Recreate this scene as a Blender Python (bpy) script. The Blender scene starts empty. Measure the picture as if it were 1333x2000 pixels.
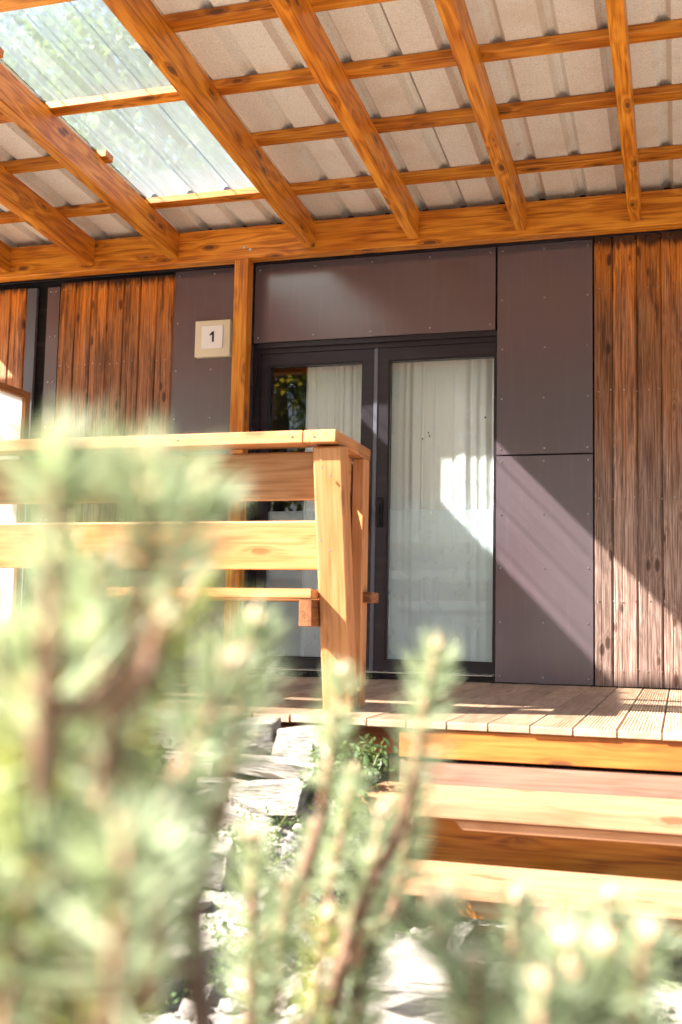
import bpy, bmesh, math, random
from mathutils import Vector, Matrix, noise
R = math.radians
sc = bpy.context.scene
col = sc.collection

# ------------------------------------------------------------------ camera
CAMP = Vector((0.0, -6.88118515, 0.34745191))
FW = Vector((-0.28916863, 0.95221347, 0.09834131))
RT = Vector((0.95723117, 0.28864259, 0.01984786))
UP = Vector((0.00948609, -0.09987475, 0.9949548))
cd = bpy.data.cameras.new('camera')
cam = bpy.data.objects.new('camera', cd); col.objects.link(cam)
cam.matrix_world = Matrix(((RT.x, UP.x, -FW.x, CAMP.x), (RT.y, UP.y, -FW.y, CAMP.y), (RT.z, UP.z, -FW.z, CAMP.z), (0, 0, 0, 1)))
cd.sensor_fit = 'HORIZONTAL'; cd.sensor_width = 24.0; cd.lens = 2186.4 / 1333 * 24.0
cd.clip_start = 0.05; cd.clip_end = 2000
cd.dof.use_dof = True; cd.dof.focus_distance = 6.2; cd.dof.aperture_fstop = 2.5
sc.camera = cam

# ------------------------------------------------------------------ light
KZ, KX = 1.73, 1.616                      # sun ray: per metre towards the house it drops KZ and moves right KX
sun_dir = Vector((KX, 1.0, -KZ)).normalized()
to_sun = -sun_dir
elev = math.asin(to_sun.z); az = math.atan2(to_sun.x, to_sun.y)
w = bpy.data.worlds.new('World'); sc.world = w; w.use_nodes = True
nt = w.node_tree; bg = nt.nodes['Background']
sky = nt.nodes.new('ShaderNodeTexSky'); sky.sky_type = 'NISHITA'; sky.sun_disc = False
sky.sun_elevation = elev; sky.sun_rotation = az % (2 * math.pi); sky.dust_density = 2.5; sky.air_density = 1.0
nt.links.new(sky.outputs[0], bg.inputs[0]); bg.inputs[1].default_value = 0.05
sl = bpy.data.lights.new('sun', 'SUN'); sl.energy = 5.0; sl.angle = R(0.7); sl.color = (1.0, 0.93, 0.84)
so = bpy.data.objects.new('sun', sl); col.objects.link(so)
so.rotation_euler = to_sun.to_track_quat('Z', 'Y').to_euler(); so.location = (-20, -20, 30)
sc.view_settings.view_transform = 'Standard'; sc.view_settings.look = 'None'
sc.view_settings.exposure = 2.78; sc.view_settings.gamma = 1.0; sc.view_settings.use_curve_mapping = False
sc.render.engine = 'CYCLES'
sc.cycles.use_denoising = True
sc.cycles.max_bounces = 10; sc.cycles.diffuse_bounces = 5; sc.cycles.glossy_bounces = 4
sc.cycles.transparent_max_bounces = 24; sc.cycles.transmission_bounces = 6
sc.cycles.sample_clamp_indirect = 8.0
sc.cycles.use_adaptive_sampling = True; sc.cycles.adaptive_threshold = 0.02

# ------------------------------------------------------------------ materials
class NB:
    def __init__(s, name):
        s.m = bpy.data.materials.new(name); s.m.use_nodes = True; s.t = s.m.node_tree
        s.t.nodes.clear(); s.out = s.n('ShaderNodeOutputMaterial')
    def n(s, typ, **kw):
        x = s.t.nodes.new(typ)
        for k, v in kw.items():
            if k.startswith('_'): setattr(x, k[1:], v)
            else: s.set(x.inputs[k], v)
        return x
    def set(s, inp, v):
        if isinstance(v, bpy.types.NodeSocket): s.t.links.new(v, inp)
        elif isinstance(v, (tuple, list)) and inp.type == 'RGBA' and len(v) == 3: inp.default_value = (*v, 1)
        else: inp.default_value = v
    def math(s, op, a, b=0.0, c=0.0):
        x = s.t.nodes.new('ShaderNodeMath'); x.operation = op
        s.set(x.inputs[0], a); s.set(x.inputs[1], b); s.set(x.inputs[2], c); return x.outputs[0]
    def mix(s, f, a, b, mode='MIX'):
        x = s.t.nodes.new('ShaderNodeMix'); x.data_type = 'RGBA'; x.blend_type = mode
        s.set(x.inputs[0], f); s.set(x.inputs[6], a); s.set(x.inputs[7], b); return x.outputs[2]
    def ramp(s, f, stops, interp='LINEAR'):
        x = s.t.nodes.new('ShaderNodeValToRGB'); x.color_ramp.interpolation = interp
        e = x.color_ramp.elements
        while len(e) < len(stops): e.new(0.5)
        for q, (p, c) in zip(e, stops):
            q.position = p; q.color = (*c, 1) if len(c) == 3 else c
        s.set(x.inputs[0], f); return x.outputs[0]
    def smooth(s, v, a, b):
        x = s.t.nodes.new('ShaderNodeMapRange'); x.interpolation_type = 'SMOOTHSTEP'
        s.set(x.inputs[0], v); x.inputs[1].default_value = a; x.inputs[2].default_value = b; return x.outputs[0]
    def coords(s, scale=(1, 1, 1), rnd=True, obj=True):
        tc = s.n('ShaderNodeTexCoord'); v = tc.outputs['Object'] if obj else s.n('ShaderNodeNewGeometry').outputs['Position']
        if rnd:
            oi = s.n('ShaderNodeObjectInfo')
            r = s.math('MULTIPLY', oi.outputs['Random'], 71.3)
            a = s.t.nodes.new('ShaderNodeVectorMath'); a.operation = 'ADD'
            s.t.links.new(v, a.inputs[0]); cx = s.n('ShaderNodeCombineXYZ', X=r, Y=s.math('MULTIPLY', r, 1.7), Z=s.math('MULTIPLY', r, 0.63))
            s.t.links.new(cx.outputs[0], a.inputs[1]); v = a.outputs[0]
        return s.scale(v, scale)
    def scale(s, v, sc_):
        m = s.t.nodes.new('ShaderNodeVectorMath'); m.operation = 'MULTIPLY'
        s.t.links.new(v, m.inputs[0]); m.inputs[1].default_value = sc_; return m.outputs[0]
    def noise(s, v, scale, detail=4, rough=0.55, dist=0.0):
        x = s.n('ShaderNodeTexNoise'); s.t.links.new(v, x.inputs['Vector'])
        x.inputs['Scale'].default_value = scale; x.inputs['Detail'].default_value = detail
        x.inputs['Roughness'].default_value = rough; x.inputs['Distortion'].default_value = dist
        return x.outputs[0]
    def vor(s, v, scale, feature='F1'):
        x = s.n('ShaderNodeTexVoronoi'); x.feature = feature; s.t.links.new(v, x.inputs['Vector']); x.inputs['Scale'].default_value = scale
        return x.outputs['Distance']
    def bump(s, h, strength=0.3, dist=0.01):
        x = s.n('ShaderNodeBump', Height=h); x.inputs['Strength'].default_value = strength; x.inputs['Distance'].default_value = dist
        return x.outputs[0]
    def pbr(s, color, rough=0.5, normal=None, metallic=0.0, spec=0.5, **kw):
        b = s.n('ShaderNodeBsdfPrincipled'); s.set(b.inputs['Base Color'], color); s.set(b.inputs['Roughness'], rough)
        b.inputs['Metallic'].default_value = metallic; b.inputs['Specular IOR Level'].default_value = spec
        for k, v in kw.items(): s.set(b.inputs[k], v)
        if normal is not None: s.t.links.new(normal, b.inputs['Normal'])
        return b.outputs[0]
    def fres(s, ior):
        bf = s.n('ShaderNodeNewGeometry').outputs['Backfacing']
        return s.n('ShaderNodeFresnel', IOR=s.math('MULTIPLY_ADD', bf, 1 / ior - ior, ior)).outputs[0]
    def done(s, sh):
        s.t.links.new(sh, s.out.inputs[0]); return s.m

def wood(name, light, mid, dark, knot=(0.10, 0.035, 0.012), rough=0.5, grain=1.0, knots=1.0, blotch=0.35, spec=0.4):
    b = NB(name); P = b.coords()
    kd = b.vor(b.scale(P, (3.4, 10.0, 10.0)), 1.0)
    kn = b.math('EXPONENT', b.math('MULTIPLY', kd, -7.0))
    n1 = b.noise(b.scale(P, (0.45, 5.0, 5.0)), 1.6, 3, 0.5)
    q = b.math('ADD', n1, b.math('MULTIPLY', kn, 0.5))
    ring = b.math('SINE', b.math('MULTIPLY', q, 48.0))
    ring = b.math('MULTIPLY_ADD', ring, 0.5, 0.5)
    fine = b.noise(b.scale(P, (3.0, 110.0, 110.0)), 1.0, 3, 0.6)
    f = b.math('ADD', b.math('MULTIPLY_ADD', ring, 0.22 * grain, 0.11 * (1 - grain)), b.math('MULTIPLY', fine, 0.78))
    c = b.ramp(f, [(0.2, dark), (0.45, mid), (0.72, light)])
    bl = b.smooth(b.noise(b.scale(P, (1.2, 3, 3)), 1.5, 3), 0.38, 0.68)
    c = b.mix(b.math('MULTIPLY', bl, blotch), c, mid, 'MULTIPLY')
    kj = b.math('ADD', kd, b.math('MULTIPLY', b.math('SUBTRACT', b.noise(P, 60, 3), 0.5), 0.08))
    kmask = b.smooth(kj, 0.17, 0.10)
    halo = b.smooth(kj, 0.34, 0.14)
    c = b.mix(b.math('MULTIPLY', halo, 0.45 * knots), c, dark)
    c = b.mix(b.math('MULTIPLY', kmask, 0.9 * knots), c, knot)
    oi = b.n('ShaderNodeObjectInfo')
    v = b.math('MULTIPLY_ADD', oi.outputs['Random'], 0.5, 0.74)
    hs = b.n('ShaderNodeHueSaturation', Color=c, Value=v)
    nm = b.bump(b.math('ADD', f, b.math('MULTIPLY', kmask, -0.5)), 0.25, 0.002)
    return b.done(b.pbr(hs.outputs[0], b.math('MULTIPLY_ADD', f, -0.12, rough + 0.06), nm, spec=spec))

M = {}
M['canopy'] = wood('stained_canopy_timber', (0.74, 0.32, 0.036), (0.53, 0.18, 0.013), (0.18, 0.040, 0.003), rough=0.42, knots=1.0)
M['bench'] = wood('honey_bench_timber', (0.53, 0.26, 0.115), (0.42, 0.185, 0.065), (0.25, 0.09, 0.024), knot=(0.20, 0.07, 0.02), rough=0.5, grain=0.7, knots=0.8, blotch=0.2)
M['bench_dark'] = wood('red_bench_end_timber', (0.36, 0.15, 0.055), (0.25, 0.09, 0.03), (0.10, 0.03, 0.012), rough=0.5, knots=0.3)
M['step'] = wood('pale_step_timber', (0.45, 0.275, 0.165), (0.37, 0.205, 0.11), (0.26, 0.12, 0.05), knot=(0.20, 0.07, 0.03), rough=0.5, grain=0.6, knots=0.8, blotch=0.2)
M['fascia'] = wood('orange_fascia_timber', (0.42, 0.165, 0.035), (0.33, 0.11, 0.018), (0.20, 0.055, 0.008), rough=0.5, grain=0.8, knots=1.0)
M['riser'] = wood('greyed_riser_timber', (0.34, 0.20, 0.145), (0.27, 0.145, 0.10), (0.17, 0.07, 0.04), knot=(0.16, 0.05, 0.02), rough=0.6, grain=0.5, knots=1.0)
M['deck'] = wood('worn_deck_timber', (0.46, 0.345, 0.24), (0.37, 0.26, 0.175), (0.24, 0.15, 0.09), knot=(0.18, 0.08, 0.04), rough=0.65, grain=0.6, knots=0.5)

def cladding_mat():
    b = NB('weathered_cladding'); P = b.coords()
    tc = b.n('ShaderNodeTexCoord'); sx = b.n('ShaderNodeSeparateXYZ'); b.t.links.new(tc.outputs['Object'], sx.inputs[0])
    h = sx.outputs[0]                                   # metres above the deck along the board
    kd = b.vor(b.scale(P, (4.2, 12.0, 12.0)), 1.0)
    kn = b.math('EXPONENT', b.math('MULTIPLY', kd, -6.0))
    n1 = b.noise(b.scale(P, (0.5, 9.0, 9.0)), 1.6, 3)
    ring = b.math('MULTIPLY_ADD', b.math('SINE', b.math('MULTIPLY', b.math('ADD', n1, b.math('MULTIPLY', kn, 0.6)), 60)), 0.5, 0.5)
    fine = b.noise(b.scale(P, (3.5, 150, 150)), 1.0, 4, 0.65)
    str_ = b.noise(b.scale(P, (1.3, 34, 34)), 1.0, 5, 0.65)
    f = b.math('ADD', b.math('MULTIPLY', ring, 0.07), b.math('MULTIPLY', fine, 0.9))
    fresh = b.ramp(f, [(0.2, (0.12, 0.026, 0.004)), (0.45, (0.52, 0.15, 0.014)), (0.75, (0.80, 0.32, 0.045))])
    old = b.ramp(f, [(0.22, (0.04, 0.02, 0.015)), (0.45, (0.23, 0.145, 0.115)), (0.7, (0.56, 0.42, 0.36))])
    mid_ = b.ramp(f, [(0.22, (0.05, 0.018, 0.008)), (0.45, (0.25, 0.10, 0.042)), (0.75, (0.48, 0.24, 0.125))])
    hh = b.math('ADD', h, b.math('MULTIPLY', b.math('SUBTRACT', str_, 0.5), 1.5))
    c = b.mix(b.smooth(hh, 1.0, 1.9), old, mid_)
    c = b.mix(b.smooth(hh, 2.1, 2.75), c, fresh)
    st = b.math('MULTIPLY', b.smooth(b.noise(b.scale(P, (1.6, 22, 22)), 1.0, 4, 0.7), 0.50, 0.62), b.smooth(h, 0.2, 2.0))
    c = b.mix(b.math('MULTIPLY', st, 0.6), c, (0.035, 0.014, 0.009))
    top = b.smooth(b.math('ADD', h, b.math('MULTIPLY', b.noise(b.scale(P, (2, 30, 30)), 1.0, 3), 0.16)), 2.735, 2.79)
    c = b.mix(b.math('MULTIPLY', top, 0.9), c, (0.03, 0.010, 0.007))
    km = b.smooth(kd, 0.22, 0.11)
    c = b.mix(b.math('MULTIPLY', km, 0.85), c, (0.05, 0.018, 0.010))
    hs = b.n('ShaderNodeHueSaturation', Color=c, Value=b.math('MULTIPLY_ADD', b.n('ShaderNodeObjectInfo').outputs['Random'], 0.6, 0.72))
    nm = b.bump(b.math('ADD', f, b.math('MULTIPLY', km, -0.6)), 0.5, 0.003)
    return b.done(b.pbr(hs.outputs[0], 0.62, nm, spec=0.3))
M['clad'] = cladding_mat()

def panel_mat(name, colr, rough=0.38, spec=0.5):
    b = NB(name); P = b.coords(rnd=False)
    n = b.noise(P, 260, 2, 0.6); m = b.noise(P, 2.5, 4)
    c = b.mix(b.math('MULTIPLY', b.smooth(m, 0.35, 0.7), 0.12), colr, tuple(min(1, x * 1.25) for x in colr))
    c = b.mix(b.math('MULTIPLY', n, 0.25), c, tuple(x * 0.7 for x in colr))
    sk = b.smooth(b.noise(b.scale(P, (0.6, 12, 12)), 1.6, 5, 0.65), 0.5, 0.8)
    c = b.mix(b.math('MULTIPLY', sk, 0.10), c, (0.30, 0.25, 0.24))
    return b.done(b.pbr(c, b.math('MULTIPLY_ADD', m, 0.03, rough), b.bump(n, 0.06, 0.001), spec=spec, **({'Coat Weight': 1.0, 'Coat Roughness': 0.2} if spec > 0.9 else {})))
M['panel'] = panel_mat('aubergine_facade_panel', (0.108, 0.078, 0.094), 0.20, 1.0)
M['frame'] = panel_mat('dark_door_frame', (0.017, 0.012, 0.019), 0.35, 0.5)
M['black'] = panel_mat('black_backing', (0.012, 0.010, 0.011), 0.7, 0.2)
M['bluegrey'] = panel_mat('blue_grey_trim', (0.11, 0.115, 0.15), 0.35)

def simple(name, c, rough=0.5, metallic=0.0, spec=0.5, ns=30, amt=0.15, bump=0.0, bscale=None):
    b = NB(name); P = b.coords(); n = b.noise(P, ns, 4)
    cc = b.mix(b.math('MULTIPLY', n, amt * 2), c, tuple(x * 0.55 for x in c))
    nm = b.bump(b.noise(P, bscale or ns * 3, 3), bump, 0.004) if bump else None
    return b.done(b.pbr(cc, rough, nm, metallic, spec))
M['steel'] = simple('screw_steel', (0.6, 0.58, 0.56), 0.3, 1.0)
M['screwdark'] = simple('dark_screw', (0.30, 0.25, 0.25), 0.35, 0.6)
M['alu'] = simple('threshold_aluminium', (0.75, 0.76, 0.78), 0.25, 0.9, ns=8, amt=0.05)
M['cream'] = simple('cream_board', (0.72, 0.64, 0.46), 0.5, ns=6, amt=0.05)
M['white'] = simple('white_plate', (0.82, 0.81, 0.80), 0.35, ns=6, amt=0.03)
M['ink'] = simple('black_number', (0.012, 0.012, 0.014), 0.4, amt=0)
M['room'] = simple('room_plaster', (0.45, 0.42, 0.38), 0.8, ns=3, amt=0.05)
M['roomfloor'] = wood('room_floor', (0.30, 0.2, 0.12), (0.22, 0.14, 0.08), (0.14, 0.08, 0.04))
M['rubber'] = simple('black_rubber_mat', (0.02, 0.018, 0.018), 0.8, ns=90, amt=0.3, bump=0.5)
M['sheetclip'] = wood('red_brown_block', (0.30, 0.09, 0.04), (0.22, 0.06, 0.03), (0.12, 0.03, 0.015))

def felt_mat():
    b = NB('beige_felt_sheet'); P = b.coords(obj=True)
    n = b.noise(P, 160, 3, 0.7); m = b.noise(b.scale(P, (1, 1, 1)), 3.0, 4)
    c = b.ramp(n, [(0.3, (0.52, 0.51, 0.50)), (0.55, (0.78, 0.77, 0.75)), (0.75, (0.88, 0.87, 0.86))])
    c = b.mix(b.math('MULTIPLY', b.smooth(m, 0.48, 0.72), 0.5), c, (0.58, 0.50, 0.42), 'MIX')
    g = b.vor(P, 2.2)
    c = b.mix(b.math('MULTIPLY', b.smooth(b.math('ADD', g, b.math('MULTIPLY', n, 0.06)), 0.09, 0.06), 0.4), c, (0.50, 0.28, 0.13))
    return b.done(b.pbr(c, 0.95, b.bump(n, 0.35, 0.002), spec=0.1))
M['felt'] = felt_mat()

def clear_mat():
    b = NB('clear_corrugated_sheet'); P = b.coords(rnd=False)
    n = b.noise(P, 130, 3, 0.7); m = b.noise(b.scale(P, (6, 0.8, 6)), 1.5, 4)
    tr = b.n('ShaderNodeBsdfTransparent', Color=(0.97, 0.985, 0.985)).outputs[0]
    tl = b.n('ShaderNodeBsdfTranslucent', Color=(0.42, 0.47, 0.47)).outputs[0]
    df = b.n('ShaderNodeBsdfDiffuse', Color=(0.50, 0.55, 0.55)).outputs[0]
    gl = b.n('ShaderNodeBsdfGlossy', Roughness=0.12).outputs[0]
    rf = b.n('ShaderNodeBsdfRefraction', Color=(0.9, 0.93, 0.92), Roughness=0.35, IOR=1.03).outputs[0]
    trm = b.n('ShaderNodeMixShader', Fac=0.30); b.t.links.new(tr, trm.inputs[1]); b.t.links.new(rf, trm.inputs[2]); tr = trm.outputs[0]
    haze = b.n('ShaderNodeMixShader', Fac=0.2); b.t.links.new(tl, haze.inputs[1]); b.t.links.new(df, haze.inputs[2])
    lw = b.n('ShaderNodeLayerWeight', Blend=0.5)
    fz = b.math('ADD', b.math('MULTIPLY', b.smooth(n, 0.42, 0.7), 0.06), b.math('MULTIPLY', b.smooth(m, 0.4, 0.7), 0.06))
    fac = b.math('MINIMUM', b.math('ADD', b.math('ADD', fz, 0.05), b.math('MULTIPLY', b.math('POWER', lw.outputs['Facing'], 2.5), 0.75)), 0.9)
    m1 = b.n('ShaderNodeMixShader', Fac=fac); b.t.links.new(tr, m1.inputs[1]); b.t.links.new(haze.outputs[0], m1.inputs[2])
    m2 = b.n('ShaderNodeMixShader', Fac=b.math('MULTIPLY', b.fres(1.3), 0.7))
    b.t.links.new(m1.outputs[0], m2.inputs[1]); b.t.links.new(gl, m2.inputs[2])
    return b.done(m2.outputs[0])
M['clear'] = clear_mat()

def glass_mat():
    b = NB('window_glass')
    tr = b.n('ShaderNodeBsdfTransparent', Color=(0.94, 0.97, 0.97)).outputs[0]
    gl = b.n('ShaderNodeBsdfGlossy', Roughness=0.0, Color=(1, 1, 1)).outputs[0]
    fr = b.fres(1.5)
    m = b.n('ShaderNodeMixShader', Fac=b.math('MINIMUM', b.math('MULTIPLY', fr, 0.85), 1.0))
    b.t.links.new(tr, m.inputs[1]); b.t.links.new(gl, m.inputs[2])
    return b.done(m.outputs[0])
M['glass'] = glass_mat()

def film_mat():
    b = NB('frosted_window_film'); P = b.coords(rnd=False)
    d = b.n('ShaderNodeBsdfDiffuse', Color=(0.84, 0.90, 0.93)); t = b.n('ShaderNodeBsdfTransparent', Color=(0.95, 0.98, 0.98))
    m = b.n('ShaderNodeMixShader', Fac=b.math('MULTIPLY_ADD', b.noise(P, 4, 3), 0.08, 0.22)); b.t.links.new(t.outputs[0], m.inputs[1]); b.t.links.new(d.outputs[0], m.inputs[2])
    return b.done(m.outputs[0])
M['film'] = film_mat()
def cloth(name, c, tfac=0.35):
    b = NB(name); P = b.coords(rnd=False); n = b.noise(P, 400, 2)
    d = b.n('ShaderNodeBsdfDiffuse', Color=c); t = b.n('ShaderNodeBsdfTranslucent', Color=c)
    b.t.links.new(b.bump(n, 0.1, 0.001), d.inputs['Normal'])
    m = b.n('ShaderNodeMixShader', Fac=tfac); b.t.links.new(d.outputs[0], m.inputs[1]); b.t.links.new(t.outputs[0], m.inputs[2])
    return b.done(m.outputs[0])
M['curtain'] = cloth('white_curtain_cloth', (0.95, 0.945, 0.93), 0.06)
M['tarp'] = cloth('white_screen_sheet', (0.86, 0.86, 0.84), 0.6)

def leaf(name, c1, c2, tl=0.35, rough=0.5, spec=0.3, vscale=1.0, warm=(1.3, 1.3, 0.7)):
    b = NB(name); P = b.coords()
    g = b.n('ShaderNodeNewGeometry')
    rnd = g.outputs['Random Per Island']
    c = b.mix(rnd, c1, c2)
    c = b.mix(b.math('MULTIPLY', b.noise(P, 2.5 * vscale, 3), 0.5), c, tuple(x * 0.6 for x in c1))
    p = b.pbr(c, rough, spec=spec)
    t = b.n('ShaderNodeBsdfTranslucent', Color=b.mix(0.5, c, (c2[0] * warm[0], c2[1] * warm[1], c2[2] * warm[2])))
    m = b.n('ShaderNodeMixShader', Fac=tl); b.t.links.new(p, m.inputs[1]); b.t.links.new(t.outputs[0], m.inputs[2])
    return b.done(m.outputs[0])
M['needle'] = leaf('pine_needles', (0.26, 0.33, 0.20), (0.45, 0.50, 0.34), 0.35, 0.4, 0.6, warm=(1.15, 1.2, .75))
M['needle2'] = leaf('yellow_pine_needles', (0.24, 0.28, 0.09), (0.36, 0.38, 0.15), 0.4, 0.4, 0.6)
M['leafy'] = leaf('yellow_green_leaves', (0.28, 0.26, 0.03), (0.60, 0.47, 0.07), 0.6)
M['leafg'] = leaf('green_leaves', (0.05, 0.10, 0.03), (0.12, 0.18, 0.05), 0.4)
M['herb'] = leaf('ground_cover_leaves', (0.05, 0.10, 0.035), (0.12, 0.17, 0.06), 0.3)
M['bark'] = simple('pine_bark', (0.22, 0.125, 0.08), 0.8, ns=60, amt=0.4, bump=0.6)
M['shootbark'] = simple('young_shoot_bark', (0.34, 0.19, 0.115), 0.7, ns=90, amt=0.35, bump=0.5)
M['bud'] = simple('pine_bud', (0.62, 0.42, 0.28), 0.6, ns=60, amt=0.3)
M['treebark'] = simple('tree_bark', (0.12, 0.09, 0.065), 0.9, ns=12, amt=0.4, bump=0.8)

def stone_mat(name='pale_limestone', k=1.0):
    b = NB(name); P = b.coords()
    n = b.noise(P, 5, 6, 0.6); n2 = b.noise(P, 40, 5, 0.65); v = b.vor(b.scale(P, (1, 1, 2.2)), 7, 'F1')
    c = b.ramp(n, [(0.3, (0.30 * k, 0.27 * k, 0.25 * k)), (0.5, (0.50 * k, 0.46 * k, 0.41 * k)), (0.72, (0.66 * k, 0.61 * k, 0.54 * k))])
    c = b.mix(b.math('MULTIPLY', b.smooth(n2, 0.5, 0.72), 0.45), c, (0.22, 0.20, 0.19))
    c = b.mix(b.math('MULTIPLY', b.smooth(b.noise(P, 3, 3), 0.58, 0.7), 0.35), c, (0.42, 0.27, 0.16))
    return b.done(b.pbr(c, 0.85, b.bump(b.math('ADD', n2, b.math('MULTIPLY', v, 0.8)), 0.6, 0.012), spec=0.25))
M['stone'] = stone_mat(k=0.5); M['gravelstone'] = stone_mat('gravel_stone', 0.45)

def ground_mat():
    b = NB('stony_soil'); P = b.coords(rnd=False, obj=False)
    n = b.noise(P, 1.2, 5); n2 = b.noise(P, 30, 5, 0.7); v = b.vor(P, 28)
    stone = b.ramp(b.math('ADD', b.math('MULTIPLY', v, 0.6), b.math('MULTIPLY', n2, 0.5)), [(0.25, (0.07, 0.065, 0.06)), (0.45, (0.19, 0.18, 0.165)), (0.75, (0.34, 0.32, 0.29))])
    grass = b.ramp(n2, [(0.3, (0.05, 0.08, 0.025)), (0.7, (0.15, 0.19, 0.07))])
    sy = b.n('ShaderNodeSeparateXYZ'); b.t.links.new(P, sy.inputs[0])
    near = b.smooth(sy.outputs[1], -10.0, -7.5)
    c = b.mix(b.smooth(n, 0.52, 0.62), stone, grass)
    c = b.mix(near, b.mix(n2, (0.075, 0.07, 0.055), (0.12, 0.11, 0.09)), c)
    return b.done(b.pbr(c, 0.9, b.bump(b.math('ADD', n2, v), 0.7, 0.02), spec=0.2))
M['ground'] = ground_mat()

# ------------------------------------------------------------------ helpers
def link(name, me, parent=None):
    o = bpy.data.objects.new(name, me); col.objects.link(o)
    if parent: o.parent = parent
    return o
def empty(name, loc, label, cat, group=None, rz=0.0):
    o = bpy.data.objects.new(name, None); col.objects.link(o); o.location = loc; o.rotation_euler.z = rz
    o.empty_display_size = 0.1
    o['label'] = label; o['category'] = cat
    if group: o['group'] = group
    bpy.context.view_layer.update()
    return o
def tag(o, label, cat, group=None):
    o['label'] = label; o['category'] = cat
    if group: o['group'] = group
    return o
def setpar(o, parent, mw):
    """give o the world matrix mw under parent (parents here are placed and never moved by scale)"""
    if parent: 
        o.parent = parent; o.matrix_parent_inverse = Matrix.Identity(4)
        o.matrix_local = world(parent).inverted() @ mw
    else: o.matrix_world = mw
WM = {}
def world(o):
    m = o.matrix_basis.copy(); p = o.parent
    while p: m = p.matrix_basis @ m; p = p.parent
    return m
def mesh_from_bm(bm, name, mat, smooth=False):
    me = bpy.data.meshes.new(name); bm.to_mesh(me); bm.free()
    for m in (mat if isinstance(mat, (list, tuple)) else [mat]): me.materials.append(m)
    if smooth: me.polygons.foreach_set('use_smooth', [True] * len(me.polygons))
    return me
_box = {}
def box_mesh(L, W, H, mat, bev=0.003, key=None):
    k = (round(L, 4), round(W, 4), round(H, 4), mat.name, bev)
    if k in _box: return _box[k]
    bm = bmesh.new(); bmesh.ops.create_cube(bm, size=1.0)
    for v in bm.verts: v.co = Vector(((v.co.x + 0.5) * L, v.co.y * W, v.co.z * H))
    if bev > 0: bmesh.ops.bevel(bm, geom=bm.edges[:], offset=min(bev, 0.3 * min(L, W, H)), segments=1, affect='EDGES')
    _box[k] = mesh_from_bm(bm, 'board', mat); return _box[k]
def board(name, p0, p1, W, H, mat, parent=None, up=(0, 0, 1), bev=0.003):
    """timber from p0 to p1 (centre line); W across, H along up; its local x runs along the grain"""
    p0 = Vector(p0); p1 = Vector(p1); x = (p1 - p0); L = x.length; x.normalize()
    z = Vector(up); z = (z - x * z.dot(x)).normalized(); y = z.cross(x)
    mw = Matrix(((x.x, y.x, z.x, p0.x), (x.y, y.y, z.y, p0.y), (x.z, y.z, z.z, p0.z), (0, 0, 0, 1)))
    o = link(name, box_mesh(L, W, H, mat, bev)); setpar(o, parent, mw); return o
def bx(name, x0, x1, y0, y1, z0, z1, mat, parent=None, axis=None, bev=0.002):
    d = (x1 - x0, y1 - y0, z1 - z0); axis = axis if axis is not None else d.index(max(d))
    c = Vector(((x0 + x1) / 2, (y0 + y1) / 2, (z0 + z1) / 2)); h = Vector((0, 0, 0)); h[axis] = d[axis] / 2
    if axis == 0: return board(name, c - h, c + h, d[1], d[2], mat, parent, (0, 0, 1), bev)
    if axis == 1: return board(name, c - h, c + h, d[0], d[2], mat, parent, (0, 0, 1), bev)
    return board(name, c - h, c + h, d[0], d[1], mat, parent, (0, 1, 0), bev)
def raw(name, bm, mat, parent=None, smooth=False):
    o = link(name, mesh_from_bm(bm, name, mat, smooth)); setpar(o, parent, Matrix.Identity(4)); return o
def tube_bm(bm, pts, rads, seg=7, cap=True):
    rings = []
    for i, p in enumerate(pts):
        a = pts[max(0, i - 1)]; c = pts[min(len(pts) - 1, i + 1)]; t = (Vector(c) - Vector(a)).normalized()
        q = t.to_track_quat('Z', 'Y'); r = []
        for k in range(seg):
            an = 2 * math.pi * k / seg
            r.append(bm.verts.new(Vector(p) + q @ Vector((math.cos(an) * rads[i], math.sin(an) * rads[i], 0))))
        rings.append(r)
    for a, b_ in zip(rings, rings[1:]):
        for k in range(seg): bm.faces.new((a[k], a[(k + 1) % seg], b_[(k + 1) % seg], b_[k]))
    if cap:
        bm.faces.new(rings[0][::-1]); bm.faces.new(rings[-1])
def pix(x, y, d):
    """point seen at photo pixel (x, y), d metres along the optical axis"""
    return CAMP + (FW + RT * (x - 666.5) / 2186.4 - UP * (y - 1000) / 2186.4) * d

# ------------------------------------------------------------------ ground
def sstep(a, b_, x):
    t = max(0.0, min(1.0, (x - a) / (b_ - a))); return t * t * (3 - 2 * t)
def gz(x, y):
    z = -0.66
    bank = sstep(-4.3, -3.15, y) * sstep(-0.95, -1.25, x)
    z += 0.33 * bank
    z += 3.9 * sstep(-8.5, -21.0, y)
    if abs(x) < 12 and -9 < y < 1: z += 0.035 * noise.noise(Vector((x * 2.3, y * 2.3, 0))) + 0.015 * noise.noise(Vector((x * 9, y * 9, 3)))
    return z
bm = bmesh.new()
xs = sorted(set([-800, -300, -120, -60, -30, -20, -14] + [-10 + 0.16 * i for i in range(0, 88)] + [6, 10, 20, 40, 80, 200, 800]))
ys = sorted(set([-800, -300, -120, -60, -40, -30, -26, -24, -22, -20, -18, -16, -14, -12, -10, -9, -8] + [-7.4 + 0.13 * i for i in range(0, 42)] + [-1.5, 0, 3, 8, 14, 20, 40, 80, 200, 800]))
vv = [[bm.verts.new((x, y, gz(x, y) - (0.25 if y > -2.6 else 0))) for x in xs] for y in ys]
for j in range(len(ys) - 1):
    for i in range(len(xs) - 1): bm.faces.new((vv[j][i], vv[j][i + 1], vv[j + 1][i + 1], vv[j + 1][i]))
g = raw('ground', bm, M['ground'], smooth=True); g['kind'] = 'structure'

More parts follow.
